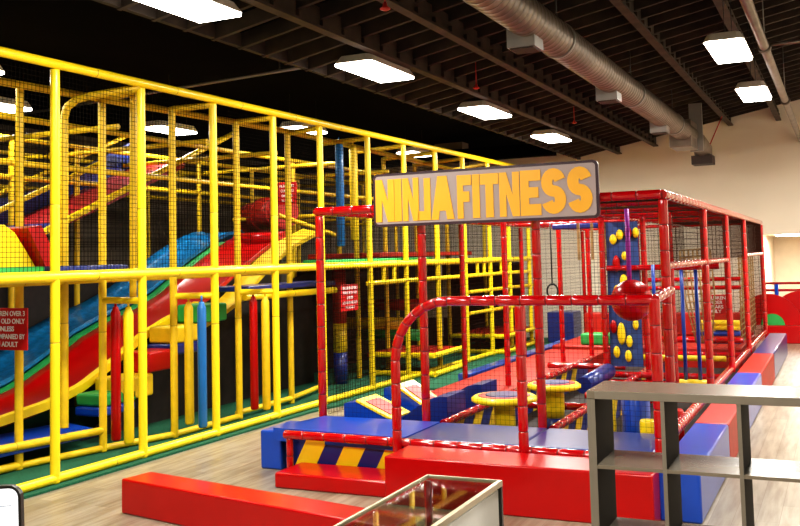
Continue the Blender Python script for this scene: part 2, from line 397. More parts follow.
# third, fourth and fifth rows
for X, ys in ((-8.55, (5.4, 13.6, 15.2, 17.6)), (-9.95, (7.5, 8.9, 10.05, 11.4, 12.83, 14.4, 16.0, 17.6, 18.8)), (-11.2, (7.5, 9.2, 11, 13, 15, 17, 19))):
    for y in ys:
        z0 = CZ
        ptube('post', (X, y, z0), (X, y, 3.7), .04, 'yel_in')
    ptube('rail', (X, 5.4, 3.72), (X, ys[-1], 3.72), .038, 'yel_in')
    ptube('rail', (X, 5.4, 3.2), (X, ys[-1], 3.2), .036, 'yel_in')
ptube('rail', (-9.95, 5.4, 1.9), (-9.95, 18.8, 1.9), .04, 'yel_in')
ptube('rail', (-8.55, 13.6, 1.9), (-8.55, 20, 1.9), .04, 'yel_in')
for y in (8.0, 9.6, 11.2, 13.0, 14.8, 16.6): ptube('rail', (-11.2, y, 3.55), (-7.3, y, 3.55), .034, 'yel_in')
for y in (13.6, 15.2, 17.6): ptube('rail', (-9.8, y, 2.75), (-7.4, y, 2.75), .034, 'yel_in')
# rounded corner pipe
part('arch_pipe', ['yel_in', 'yel_seam'], pf, lambda b: pad_path(b, [(-7.30, 7.20, .36), (-7.30, 7.20, 3.55), (-7.27, 7.21, 3.66), (-7.18, 7.24, 3.73), (-7.05, 7.28, 3.76), (FX(7.60), 7.60, 3.86)], .042, 1.2, 12, .95))
# handrails of the climbing ramp
ptube('rail', (-9.0, 6.6, 1.62), (-9.0, 12.5, 4.1), .045, 'yel', .8)
ptube('rail', (-9.0, 6.6, 2.14), (-9.0, 9.5, 3.37), .035, 'yel_in', .8)
ptube('rail', (-10.2, 6.6, 2.0), (-10.2, 11.5, 4.1), .035, 'yel_in', .8)
ptube('rail', (-8.4, 12.9, 2.75), (-7.6, 13.7, 2.35), .04, 'yel_in')
# low boxes toward the back
for (y0, y1, z) in ((14.1, 15.55, .38), (17.7, 20.1, .38)):
    ptube('rail', (-7.4, y0, z), (-6.2, y0, z), .045); ptube('rail', (-6.2, y0, z), (-6.25, y1, z), .045)
    ptube('rail', (-7.4, y0, CZ+.05), (-6.2, y0, CZ+.05), .045); ptube('rail', (-6.2, y0, CZ+.05), (-6.25, y1, CZ+.05), .045)
    part('deck', 'red_mat', pf, lambda b: box(b, -7.45, -6.25, y0, y1, z-.05, z+.02, .015))
# decks and edge pads
part('deck', 'blue_dk', pf, lambda b: box(b, -7.5, -6.95, 9.95, 12.2, 1.62, 1.69, .015))
part('deck_edge', 'green', pf, lambda b: box(b, -6.86, -6.75, 5.2, 6.42, 1.95, 2.01, .01))
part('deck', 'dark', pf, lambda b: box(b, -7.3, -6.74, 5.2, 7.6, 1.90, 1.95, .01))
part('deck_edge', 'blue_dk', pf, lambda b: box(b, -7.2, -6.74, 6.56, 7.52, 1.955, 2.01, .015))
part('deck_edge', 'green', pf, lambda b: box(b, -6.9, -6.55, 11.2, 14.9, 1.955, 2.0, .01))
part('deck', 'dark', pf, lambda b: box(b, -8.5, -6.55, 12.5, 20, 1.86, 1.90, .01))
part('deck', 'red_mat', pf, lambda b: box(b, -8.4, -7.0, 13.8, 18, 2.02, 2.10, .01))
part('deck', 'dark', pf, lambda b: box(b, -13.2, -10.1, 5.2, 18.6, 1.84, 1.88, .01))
part('deck', 'blue', pf, lambda b: prism(b, [(-8.35, 5.6, .20), (-7.5, 5.6, .20), (-7.30, 7.66, .20), (-8.0, 7.9, .20)], (0, 0, .07)))
part('skirt_shade_panel', 'dark', pf, lambda b: prism(b, [(-7.96, 8.1, CZ), (-7.96, 13.2, CZ), (-7.96, 13.2, 1.84), (-7.96, 11.2, 1.4), (-7.96, 9.8, .95)], (-.03, 0, 0)))
part('skirt_shade_panel', 'dark', pf, lambda b: box(b, -10.06, -10.03, 4.6, 13.4, CZ, 1.84))  # this and the next two: dark sheets for the enclosed shade under the decks
part('skirt_shade_panel', 'dark', pf, lambda b: box(b, -8.6, -8.57, 13.6, 20, CZ, 1.84))
part('skirt_shade_panel', 'dark', pf, lambda b: box(b, -8.6, -6.6, 20.15, 20.2, CZ, 1.84))
# nets
def net(o, u, v, m='black_net', p=.045, r=.0021):
    part('net', m, pf, lambda b: net_panel(b, o, u, v, p, p, r))
for a, c in zip([5.0]+YP[:7], YP[:8]): net((FX(a)-.045, a, 1.96), (FX(c)-FX(a), c-a, 0), (0, 0, 1.9))
for a, c in zip(YP[7:-1], YP[8:]): net((FX(a)-.045, a, .15), (FX(c)-FX(a), c-a, 0), (0, 0, 3.7), p=.055)
net((-7.26, 11.1, 1.95), (-.1, 6.8, 0), (0, 0, 1.85), p=.06)
net((-8.58, 5.4, 2.2), (0, 12, 0), (0, 0, 1.5), p=.07, r=.003)
net((-9.99, 5.4, 2.0), (0, 12, 0), (0, 0, 1.7), p=.07, r=.003)
net((-6.47, 11.3, .12), (.06, 3.7, 0), (0, 0, 1.75), p=.06)

# ------------------------------------------------------------ wave slide
PR = [(6.3, .30), (7.0, .33), (7.6, .40), (8.1, .52), (8.6, .74), (9.1, 1.0), (9.6, 1.17), (10.1, 1.30), (10.6, 1.48), (11.1, 1.74), (11.6, 1.98), (12.1, 2.20), (12.6, 2.34), (13.1, 2.36)]
def zz(y):
    y = min(max(y, PR[0][0]), PR[-1][0])
    for (a, za), (c, zc) in zip(PR, PR[1:]):
        if y <= c:
            t_ = (y-a)/(c-a); return za+(zc-za)*t_
def lane(b, xa, xb, y0, y1, lip=.0, thick=.06, dz=0):
    n = 44; A = []
    for i in range(n+1):
        y = y0+(y1-y0)*i/n; row = []
        for k in range(9):
            s = k/8; x = xa+(xb-xa)*s; z = zz(y)+dz+lip*(abs(2*s-1)**3)
            if i > n-6: z -= 0.0
            row.append((b.verts.new((x, y, z)), b.verts.new((x, y, z-thick))))
        A.append(row)
    for i in range(n):
        for k in range(8):
            f = b.faces.new((A[i][k][0], A[i][k+1][0], A[i+1][k+1][0], A[i+1][k][0])); f.smooth = True
            b.faces.new((A[i][k][1], A[i+1][k][1], A[i+1][k+1][1], A[i][k+1][1]))
        b.faces.new((A[i][0][0], A[i+1][0][0], A[i+1][0][1], A[i][0][1])); b.faces.new((A[i][8][0], A[i][8][1], A[i+1][8][1], A[i+1][8][0]))
    for i in (0, n):
        for k in range(8): b.faces.new((A[i][k][0], A[i][k][1], A[i][k+1][1], A[i][k+1][0]))
sl = thing('wave_slide', 'two-lane wavy slide, red and blue with green divider, inside the yellow frame', 'slide', (-8.7, 9.5, .2))
part('red_lane', 'red', sl, lambda b: lane(b, -8.97, -8.0, 6.3, 12.5, .10))
part('blue_lane', 'blue_sl', sl, lambda b: lane(b, -9.88, -9.08, 6.3, 12.85, .14, dz=.05))
part('divider', 'green', sl, lambda b: lane(b, -9.10, -8.95, 6.3, 12.2, 0, .12, dz=.10))
part('rim', 'yel', sl, lambda b: lane(b, -8.02, -7.92, 6.3, 10.2, 0, .09, dz=.15))
def apron(b):
    q = [(9.9, 1.22), (10.3, 1.33), (10.8, 1.52), (11.25, 1.78), (11.7, 2.05), (12.3, 2.32), (13.0, 2.52)]
    prev = None
    for y, z in q:
        row = [b.verts.new(p) for p in ((-8.0, y, z), (-7.72, y, z-.06), (-7.72, y, z-.12), (-8.0, y, z-.06))]
        if prev:
            for k in range(4): b.faces.new((prev[k], prev[(k+1) % 4], row[(k+1) % 4], row[k]))
        else: b.faces.new(row)
        prev = row
    b.faces.new(prev[::-1])
part('rim_apron', 'yel_in', sl, apron)
part('end_lip', 'red', sl, lambda b: loft(b, [(-8.02, 12.5, 2.36), (-8.95, 12.5, 2.36)], [.11, .11], 16))
part('end_lip', 'blue_sl', sl, lambda b: loft(b, [(-9.08, 12.85, 2.40), (-9.86, 12.85, 2.40)], [.11, .11], 16))
# foam climbing steps beside the slide
for y0, z0, z1, m, lab in ((7.93, .335, .44, 'blue', 'blue foam step at the bottom beside the slide foot'),
        (7.95, .445, .58, 'green', 'green foam step near the blue deck at the slide foot'),
        (8.24, .46, .72, 'yel_in', 'yellow foam step behind the red and yellow punching bags'),
        (8.70, .725, .97, 'red', 'red foam step beside the slide behind the second post'),
        (9.12, .88, 1.02, 'blue_dk', 'navy foam step under the broad yellow one'),
        (9.16, 1.025, 1.23, 'yel_in', 'broad yellow foam step beside the red slide lane'),
        (9.70, 1.235, 1.47, 'green', 'green foam step, highest of the climbing blocks')):
    one('foam_step', m, lab, 'foam step', 'foam climbing steps by the slide', lambda b: box(b, -7.90, -7.5, y0, y0+.55, z0, z1, .03))

# climbing ramp behind (upper left) 
rp = thing('climbing_ramp', 'steep red ramp with blue lower end rising behind the upper left net', 'ramp', (-9.6, 8, 1.9))
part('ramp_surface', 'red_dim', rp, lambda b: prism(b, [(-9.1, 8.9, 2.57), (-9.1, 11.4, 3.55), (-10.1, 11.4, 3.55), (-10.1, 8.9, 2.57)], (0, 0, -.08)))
part('lower_surface', 'blue_dk', rp, lambda b: prism(b, [(-9.1, 7.2, 1.9), (-9.1, 8.89, 2.565), (-10.1, 8.89, 2.565), (-10.1, 7.2, 1.9)], (0, 0, -.08)))
part('side_panel', 'blue_dk', rp, lambda b: prism(b, [(-10.12, 7.2, 1.9), (-10.12, 11.4, 3.55), (-10.12, 11.4, 3.95), (-10.12, 9.6, 3.1), (-10.12, 7.2, 2.5)], (-.05, 0, 0)))
# yellow wedge and leaning red slab on the upper left deck
one('foam_wedge', 'yel', 'yellow foam wedge on the deck at the left edge behind the net', 'foam block', None,
    lambda b: prism(b, [(-7.0, 5.3, 1.96), (-7.0, 6.58, 1.96), (-7.0, 6.30, 2.33), (-7.0, 6.18, 2.40), (-7.0, 5.3, 2.42)], (-.28, 0, 0)))
one('foam_slab', 'red', 'leaning red foam slab beside the yellow wedge on the upper deck', 'foam block', None,
    lambda b: prism(b, [(-6.9, 6.60, 1.96), (-6.9, 6.78, 1.96), (-6.9, 6.52, 2.40), (-6.9, 6.36, 2.37)], (-.4, 0, 0)))

# tunnel tube (upper level)
tn = thing('crawl_tunnel', 'red plastic crawl tunnel on the upper level behind the fourth post', 'tunnel', (-9, 13.6, 2.5))
part('tube', 'red_mat', tn, lambda b: loft(b, [(-8.5, 13.2, 2.83), (-8.9, 13.4, 2.83), (-9.5, 13.9, 2.80), (-10.1, 14.6, 2.75), (-10.4, 15.4, 2.7)], [.27]*5, 24))
for a in ((-8.52, 13.2, 2.83), (-9.1, 13.6, 2.81), (-9.85, 14.28, 2.78)):
    part('flange', 'red_mat', tn, lambda b: loft(b, [V(a), V(a)+V((-.05, .03, 0))], [.305, .305], 24))

# punching bags
def bag(x, y, z0, z1, r, m, lab):
    t = thing('punching_bag', lab, 'punching bag', (x, y, z0), 'padded punching bags hanging in the yellow frame')
    part('padding', m, t, lambda b: lathe(b, (x, y, z0), [(r*.8, 0), (r, .02), (r, z1-z0-.07), (r*.97, z1-z0-.065), (r*.6, z1-z0-.025), (r*.55, z1-z0)], 16))
    part('strap', m, t, lambda b: tube(b, (x, y, z1-.01), (x, y, z1+.07), .012, 8))
bag(-7.10, 7.72, .15, 1.56, .052, 'red', 'red punching bag hanging left of the second yellow post')
bag(-6.88, 7.67, .14, 1.56, .052, 'yel', 'yellow punching bag beside the leftmost red one')
bag(-6.88, 8.66, .17, 1.56, .052, 'yel_in', 'yellow punching bag left of the blue one')
bag(-6.71, 8.68, .14, 1.56, .052, 'blue_bag', 'blue punching bag hanging left of the third post')
bag(-6.86, 9.92, .14, 1.56, .052, 'red', 'red punching bag hanging left of the fourth post')
bag(-6.70, 9.95, .14, 1.56, .052, 'yel_in', 'yellow punching bag hanging right beside the fourth post')
bag(-7.0, 12.48, 2.20, 3.82, .065, 'blue_bag', 'long blue punching bag hanging in the upper level')
bag(-7.0, 12.93, 2.30, 3.82, .065, 'yel_in', 'long yellow bag beside the blue one in the upper level')
t = thing('padded_column', 'padded column in red, yellow and blue bands behind the net', 'column', (-7.4, 13.1, CZ))
for z0, z1, m in ((CZ, .52, 'blue_dk'), (.52, .98, 'yel_in'), (.98, 1.86, 'red_mat')):
    part('band', m, t, lambda b: tube(b, (-7.4, 13.1, z0), (-7.4, 13.1, z1), .11, 18))
# horizontal foam rollers at the back
for y, z, m, lab in ((15.2, .82, 'yel_in', 'yellow foam roller in the dark part of the frame'), (16.2, 1.1, 'red_mat', 'dull red foam roller behind the yellow roller'), (15.9, .55, 'green', 'green foam roller low in the frame')):
    one('foam_roller', m, lab, 'foam roller', None, lambda b: loft(b, [(-8.55, y, z), (-7.3, y, z)], [.11, .11], 18))
one('wall_patch', 'wall_light', 'added pale panel standing in for the wall seen between posts in the dark frame', 'mat', None, lambda b: box(b, -8.2, -7.7, 18.3, 18.4, .7, 1.6, .03))  # added panel standing in for the pale wall visible through the opening
# floor-level rectangles seen through the back of the yellow frame
one('foam_block', 'blue_dk', 'dark blue foam block on the floor by the back wall', 'foam block', None, lambda b: box(b, -6.1, -5.5, 20.2, 20.9, .026, .7, .03))

# ------------------------------------------------------------ signs
def sign(name, label, c, w, h, lines, axis, ts, frame=False):
    """flat board with raised letters; axis 'x': faces +X (text runs along +Y), 'y': faces -Y"""
    c = V(c); t = thing(name, label, 'sign', c)
    rot = Matrix.Rotation(PI/2, 4, 'X') if axis == 'y' else Matrix.Rotation(PI/2, 4, 'Z') @ Matrix.Rotation(PI/2, 4, 'X')
    def bd(b):
        box(b, c.x-w/2, c.x+w/2, c.y-.008, c.y+.008, c.z-h/2, c.z+h/2, .006) if axis == 'y' else box(b, c.x-.008, c.x+.008, c.y-w/2, c.y+w/2, c.z-h/2, c.z+h/2, .006)
    part('board', 'sign_red', t, bd)
    n = len(lines)
    for i, s in enumerate(lines):
        cu = bpy.data.curves.new('text_line', 'FONT'); cu.body = s; cu.size = ts; cu.align_x = 'CENTER'; cu.align_y = 'CENTER'; cu.offset = ts*.025; cu.extrude = .001
        tmp = bpy.data.objects.new('tmp', cu); C.objects.link(tmp)
        dg = bpy.context.evaluated_depsgraph_get(); dg.update()
        me = bpy.data.meshes.new_from_object(tmp.evaluated_get(dg)); bpy.data.objects.remove(tmp)
        off = V((0, -.011, 0)) if axis == 'y' else V((.011, 0, 0))
        wd = max(v.co.x for v in me.vertices)-min(v.co.x for v in me.vertices)
        sc = min(1, w*.9/wd)
        zc = h/2-h*(i+.75)/(n+.5)
        for v in me.vertices: v.co = rot @ V((v.co.x*sc, v.co.y, v.co.z)) + off + V((0, 0, zc))
        me.materials.clear(); me.materials.append(M['white'])
        o = bpy.data.objects.new('lettering', me); C.objects.link(o); o.parent = t
    return t
LN = ['CHILDREN OVER 3', 'YEARS OLD ONLY', 'UNLESS', 'ACCOMPANIED BY', 'AN ADULT']
sign('rules_sign', 'red rules sign with white capitals at the left photo edge', (-7.33, 6.50, 1.42), .56, .40, LN, 'y', .066)
sign('rules_sign', 'small red rules sign hanging left of the banner, below the middle rail', (-6.48, 11.76, 1.45), .50, .38, LN, 'x', .055)
sign('rules_sign', 'red sign with white text on the upper level by the crawl tunnel', (-8.12, 12.74, 3.09), .36, .36, ['PLEASE NO', 'CLIMBING', 'ON THE', 'TUNNEL'], 'y', .055)
sign('rules_sign', 'red sign inside the right side of the red cage', (-1.67, 13.6, 1.23), .36, .28, ['CHILDREN', 'UNDER', '5 YEARS', 'ONLY'], 'y', .065)

# ------------------------------------------------------------ red obstacle cage
RP = .046
of = thing('obstacle_frame', 'red padded pipe obstacle course cage with rails and netting', 'play structure', (-3, 12, 0))
def rp_(name, pts, r=RP, step=.22):
    part(name, ['red_pipe', 'red_seam'], of, lambda b: pad_path(b, pts, r*.93, step, 12, .84))
XR = -1.42; XL = -4.92; YF = 8.30; TOP = 2.50; PZ = .42
for x in (XL, -3.76, -2.59, XR): rp_('post', [(x, YF+.02, PZ-.02), (x, YF+.02, TOP-.04)])
YS = [10.9, 13.1, 15.6, 19.1]
for y in YS: rp_('post', [(XR, y, .36), (XR, y, TOP-.04)])
for y in (10.95, 12.3, 15.0, 19.1): rp_('post', [(XL-.02, y, .02), (XL-.02, y, TOP-.04)], .04)
for x, y in ((-4.02, 11.5), (-2.91, 12.25), (-2.86, 14.85), (-4.05, 14.2), (-3.82, 15.1), (-2.5, 19.1), (-3.8, 19.1), (-2.38, 12.35)): rp_('post', [(x, y, .02), (x, y, TOP-.04)], .042)
rp_('post', [(-1.80, 10.9, .3), (-1.80, 10.9, TOP-.04)], .038)
for z in (TOP,):
    rp_('rail', [(XL-.03, YF, z), (XR, YF, z)]); rp_('rail', [(XR, YF, z), (XR, 19.12, z)])
    rp_('rail', [(XL-.03, YF, z), (XL-.03, 19.12, z)], .04); rp_('rail', [(-2.86, YF+.05, z), (-2.86, 19.1, z)], .04)
for y in YS+[9.5, 12.25, 14.85]: rp_('rail', [(XL, y, TOP), (XR, y, TOP)], .04)
rp_('rail', [(-2.86, 12.25, 1.79), (XR, 12.25, 1.79)], .04)
rp_('rail', [(XR, YF, 1.87), (XR, 13.1, 1.86)], .036)
rp_('rail', [(XR, 15.6, 1.9), (XR, 19.1, 1.9)], .036)
rp_('rail', [(-2.86, 14.85, 1.55), (XR, 14.85, 1.55)], .034); rp_('rail', [(-2.86, 14.85, 1.42), (XR, 14.85, 1.42)], .034)
rp_('rail', [(XR-.02, YF, .40), (XR-.02, 19.1, .40)], .055, .12)
for y, z in ((10.9, .32), (12.25, .40), (12.25, .30), (14.85, .62), (14.85, .40)): rp_('rail', [(-2.86, y, z), (XR, y, z)], .045)
rp_('rail', [(XL, 10.2, .3), (-2.66, 10.2, .3)], .045); rp_('rail', [(-4.0, 13.2, .38), (-2.86, 13.2, .38)], .045)
rp_('rail', [(-3.62, YF+.1, .38), (-3.62, 14.2, .38)], .045); rp_('rail', [(-2.52, YF+.1, .38), (-2.52, 14.8, .38)], .045)
# loop rail in front
arc = [(-3.63+.52-.52*math.cos(a), 7.40, 1.62-.52+.52*math.sin(a)) for a in [i*PI/2/7 for i in range(8)]]
rp_('loop_rail', [(-3.63, 7.40, .30)]+arc+[(-1.36, 7.40, 1.62)], .046)
rp_('rail', [(-1.36, 7.40, 1.62), (-1.38, YF, 1.66)], .044)
rp_('post', [(-2.47, 7.40, .34), (-2.47, 7.40, 1.58)]); rp_('post', [(-1.36, 7.40, .34), (-1.36, 7.40, 1.64)], .048)
rp_('rail', [(-4.83, 7.46, .385), (-1.30, 7.40, .38)], .044)
rp_('post', [(-4.78, 7.47, .02), (-4.78, 7.47, .36)], .036)
part('dark_panel', 'dark', of, lambda b: box(b, XR-.02, XR+.02, 7.75, 7.86, .44, 1.58))
def rnet(o, u, v, p=.05, r=.0022, m='net2'):
    part('net', m, of, lambda b: net_panel(b, o, u, v, p, p, r))
rnet((XL, YF, PZ), (XR-XL, 0, 0), (0, 0, TOP-PZ), .045, .0011)
rnet((XL-.03, YF, .4), (0, 10.8, 0), (0, 0, TOP-.4), .06, .0018)
rnet((XR, YF, 1.88), (0, 10.8, 0), (0, 0, .6), .06, .003)
rnet((XR, 10.9, .42), (0, 8.2, 0), (0, 0, 1.45), .11, .002)
rnet((-2.88, 12.3, .42), (0, 6.8, 0), (0, 0, 2.05), .07, .003)
rnet((XL, 19.1, .3), (3.5, 0, 0), (0, 0, 2.2), .07, .003)
rnet((-2.86, YF, TOP+.0), (1.44, 0, 0), (0, 10.8, 0), .07, .004)

# mats and pads of the cage base
one('platform_pad', 'blue', 'blue vinyl platform pad left of the loop rail', 'platform pad', 'blue pads along the front platform',
    lambda b: prism(b, [(-5.02, 7.56, .30), (-3.60, 7.47, .30), (-3.60, YF-.02, .30), (-4.88, YF-.02, .30)], (0, 0, .12)))
one('platform_pad', 'blue_dk', 'blue vinyl platform pad between the loop rail and middle post', 'platform pad', 'blue pads along the front platform', lambda b: box(b, -3.59, -2.53, 7.45, YF-.02, .30, .42, .02))
one('platform_pad', 'blue_dk', 'blue vinyl platform pad behind the bookshelf at the right', 'platform pad', 'blue pads along the front platform', lambda b: box(b, -2.52, -1.44, 7.45, YF-.02, .30, .42, .02))
one('platform_core', 'dark', 'dark base under the blue platform pads', 'platform base', None, lambda b: box(b, -4.8, -1.46, 7.62, YF-.05, .0, .298))
one('foam_block', 'blue', 'blue foam block standing at the left end of the platform', 'foam block', None, lambda b: box(b, -5.24, -5.0, 7.66, 8.2, .0, .37, .02))
t = thing('striped_panel', 'yellow and navy diagonally striped panel below the blue pad', 'panel', (-4.2, 7.55, .05))
part('backing', 'blue_dk', t, lambda b: box(b, -4.80, -3.62, 7.53, 7.57, .02, .34))
for k in range(3):
    x = -4.80+k*.42
    part('stripe', 'yel', t, lambda b: prism(b, [(x, 7.529, .02), (x+.22, 7.529, .02), (min(x+.39, -3.63), 7.529, .34), (x+.17, 7.529, .34)], (0, -.006, 0)))
one('entry_step', 'red', 'low red vinyl entry step in front of the striped panel', 'foam block', None, lambda b: box(b, -4.68, -3.52, 7.05, 7.50, 0, .135, .02))
one('front_barrier', 'red', 'long tall red vinyl block along the front of the cage', 'foam block', None, lambda b: box(b, -3.50, -1.33, 6.88, 7.35, 0, .385, .015))
one('balance_beam', 'red', 'long low red vinyl beam on the floor in the foreground', 'foam beam', None,
    lambda b: box(b, -1.36, 1.36, -.15, .15, 0, .275, .015, rot=Matrix.Rotation(math.radians(-10.5), 3, 'Z'), piv=V((0, 0, 0))))
bpy.data.objects['balance_beam'].location += V((-4.05, 5.84, 0))
# edge pads on the right
for y0, y1, m, lab in ((7.12, 9.0, 'blue', 'blue pad nearest the bookshelf on the right edge of the cage'), (9.01, 10.18, 'red_mat', 'red edge pad behind the nearest blue one'), (10.19, 12.8, 'blue', 'middle blue pad of the right edge'),
        (12.81, 15.2, 'red_mat', 'far red pad of the right edge'), (15.21, 18.8, 'blue_dk', 'farthest blue pad of the right edge')):
    one('edge_pad', m, lab, 'edge pad', 'alternating blue and red edge pads', lambda b: box(b, -1.34, -1.03, y0, y1, 0, .40, .02))
# interior mats
one('landing_mat', 'red_mat', 'long red mat along the left side inside the cage', 'mat', None, lambda b: prism(b, [(-4.80, 9.2, .06), (-3.75, 9.6, .06), (-3.75, 16.0, .06), (-4.80, 16.0, .06)], (0, 0, .26)))
one('mat_edging', 'blue', 'blue padded edging on the left of the red mat', 'mat', None, lambda b: box(b, -5.18, -4.99, 12.6, 18, 0, .30, .02))
one('landing_mat', 'red_mat', 'red mat at the back of the cage', 'mat', None, lambda b: box(b, -4.85, -1.6, 16.3, 18.9, .0, .36, .03))
one('foam_block', 'red_mat', 'tall red foam wall at the back of the cage', 'foam block', None, lambda b: box(b, -4.8, -1.6, 18.45, 18.75, .37, .80, .03))
one('foam_block', 'green', 'small green foam block on the red back mat', 'foam block', None, lambda b: box(b, -4.35, -3.72, 16.4, 16.8, .365, .56, .03))
one('pit_floor', 'dark', 'dark mat below the nets inside the cage', 'mat', None, lambda b: box(b, -3.7, -1.5, 8.35, 16.25, .0, .03))
# striped pit walls
for X, ys in ((-3.64, (8.5, 14.1)), (-2.54, (8.5, 14.7))):
    t = thing('pit_panel', ('yellow and navy striped side panel under the left inner rail' if X < -3 else 'yellow and navy striped side panel under the right inner rail'), 'panel', (X, 11, .03), 'striped pit side panels')
    part('backing', 'blue_dk', t, lambda b: box(b, X-.02, X, ys[0], ys[1], .035, .33))
    y = ys[0]
    while y < ys[1]-.6:
        part('stripe', 'yel_in', t, lambda b: prism(b, [(X+.002, y, .035), (X+.002, y+.25, .035), (X+.002, y+.5, .33), (X+.002, y+.25, .33)], (.006, 0, 0)))
        y += .56
# slanted step blocks with yellow frame and red face
def qstep(x0, y0, lab, hh=.30):
    t = thing('slanted_step', lab, 'foam step', (x0, y0, .322), 'slanted foam steps'); zb = .325; L = .40; Wd = .42
    zs = lambda x: zb+hh-(hh-.05)*x/L
    part('block', 'blue', t, lambda b: prism(b, [(x0-.14, y0, zb), (x0+L, y0, zb), (x0+L, y0, zs(L)), (x0, y0, zs(0)), (x0-.14, y0, zs(0)-.02)], (0, Wd, 0)))
    part('frame', 'yel', t, lambda b: prism(b, [(x0, y0-.01, zs(0)+.003), (x0+L, y0-.01, zs(L)+.003), (x0+L, y0+Wd+.01, zs(L)+.003), (x0, y0+Wd+.01, zs(0)+.003)], (.010, 0, .020)))
    part('face', 'red_mat', t, lambda b: prism(b, [(x0+.07, y0+.07, zs(.07)+.012), (x0+L-.05, y0+.07, zs(L-.05)+.012), (x0+L-.05, y0+Wd-.06, zs(L-.05)+.012), (x0+.07, y0+Wd-.06, zs(.07)+.012)], (.010, 0, .020)))
qstep(-4.60, 8.44, 'slanted step nearest the platform with yellow frame and red face', .22)
qstep(-4.43, 9.02, 'slanted step behind the first one, yellow frame and red face')
# blue curved blocks
for x, y, lab in ((-3.87, 8.70, 'blue rounded foam block left of the near round table step'), (-3.84, 9.60, 'blue rounded foam block behind the first, by the round step')):
    def f(b):
        pr = [(-.42, 0), (-.42, .02), (-.30, .10), (-.16, .20), (0, .29), (.10, .31), (.17, .31), (.17, 0)]
        prism(b, [(x+p[0], y, .28+p[1]) for p in pr], (0, .5, 0))
    one('curved_block', 'blue_dk', lab, 'foam block', 'blue rounded foam blocks', f)
# round stepping tables
def mush(x, y, r, z, lab):
    t = thing('round_step', lab, 'round step', (x, y, .03), 'round stepping stools')
    part('base', 'blue_dk', t, lambda b: lathe(b, (x, y, .032), [(.115, 0), (.115, .20)], 20))
    part('column', 'yel', t, lambda b: lathe(b, (x, y, .232), [(.10, 0), (.105, .1), (.105, z-.34), (.13, z-.30)], 20))
    part('rim', 'yel', t, lambda b: lathe(b, (x, y, z-.07), [(r-.05, 0), (r, .02), (r, .05), (r-.03, .07)], 36))
    part('ring', 'red_mat', t, lambda b: lathe(b, (x, y, z), [(r*.80, 0.0005), (r*.78, .006)], 36))
    part('centre', 'blue_dk', t, lambda b: lathe(b, (x, y, z+.006), [(r*.58, 0.0005), (r*.55, .008)], 32))
mush(-3.16, 8.90, .33, .60, 'round yellow step with blue centre nearest the platform')
mush(-2.93, 9.88, .29, .60, 'round yellow step with blue centre, the farther one')
one('foam_roller', 'blue_dk', 'blue foam roller leaning by the farther round step', 'foam roller', None, lambda b: loft(b, [(-2.90, 11.0, .42), (-2.82, 11.95, .48)], [.10, .10], 18))
# cylinders in the near right pit
for x, y, r, h, m, lab in ((-2.07, 8.62, .09, .66, 'yel', 'yellow foam cylinder seen through the bookshelf, left one'), (-1.80, 8.66, .13, .70, 'blue', 'blue foam cylinder seen through the bookshelf'),
        (-1.66, 8.46, .07, .50, 'yel', 'short yellow foam cylinder right of the blue one'), (-1.55, 9.2, .09, .48, 'red', 'red foam cylinder at the right in the pit')):
    one('foam_cylinder', m, lab, 'foam cylinder', 'foam cylinders in the pit', lambda b: lathe(b, (x, y, .032), [(r*.96, 0), (r, .02), (r, h-.05), (r*.9, h-.03)], 24))
# climbing panel
cp = thing('hold_board', 'blue climbing board with yellow and red holds behind the ball', 'climbing board', (-2.62, 12.32, .5))
part('board', 'board', cp, lambda b: box(b, -2.86, -2.44, 12.30, 12.34, .50, 2.40))
for x, z, r, h, m in ((-2.76, 2.17, .05, .07, 'yel'), (-2.67, 2.23, .05, .07, 'yel'), (-2.56, 2.25, .05, .08, 'red'), (-2.46, 2.25, .045, .07, 'yel'), (-2.62, 1.95, .04, .06, 'yel'), (-2.73, 1.85, .05, .11, 'red'),
        (-2.64, 1.62, .055, .09, 'yel'), (-2.73, 1.50, .05, .07, 'yel'), (-2.80, 1.02, .045, .09, 'red'), (-2.70, .93, .055, .15, 'yel'), (-2.51, 1.05, .04, .07, 'yel'), (-2.60, .83, .045, .08, 'yel'), (-2.77, .69, .045, .08, 'yel'), (-2.62, .64, .045, .08, 'yel')):
    part('hold', m, cp, lambda b: sphere(b, (x, 12.27, z), r, 1, .8, h/r, 12))
# wrecking ball
wb = thing('hanging_ball', 'big red ball hanging on a purple strap inside the cage', 'ball', (-1.93, 9.3, 1.3))
part('ball', 'red', wb, lambda b: sphere(b, (-1.93, 9.3, 1.52), .205, seg=28))
part('strap', 'purple', wb, lambda b: tube(b, (-1.945, 9.3, 1.68), (-1.945, 9.3, 2.43), .024, 12))
# swing poles and foam roller on them
t = thing('foam_swing', 'yellow foam roller hanging on two blue poles in the cage', 'swing', (-1.60, 11, .5))
for x in (-1.71, -1.55): part('pole', 'blue', t, lambda b: tube(b, (x, 11.05, .50), (x, 11.05, 1.78), .022, 10))
part('roller', 'yel', t, lambda b: loft(b, [(-1.78, 11.05, .47), (-1.47, 11.05, .47)], [.055, .055], 14))
part('crossbar', 'red_pipe', t, lambda b: tube(b, (-1.82, 11.05, 1.80), (-1.44, 11.05, 1.80), .03, 10))
one('hanging_pole', 'blue', 'single blue pole hanging left of the cage corner', 'pole', None, lambda b: tube(b, (-2.06, 11.2, 1.2), (-2.06, 11.2, 1.84), .022, 10))
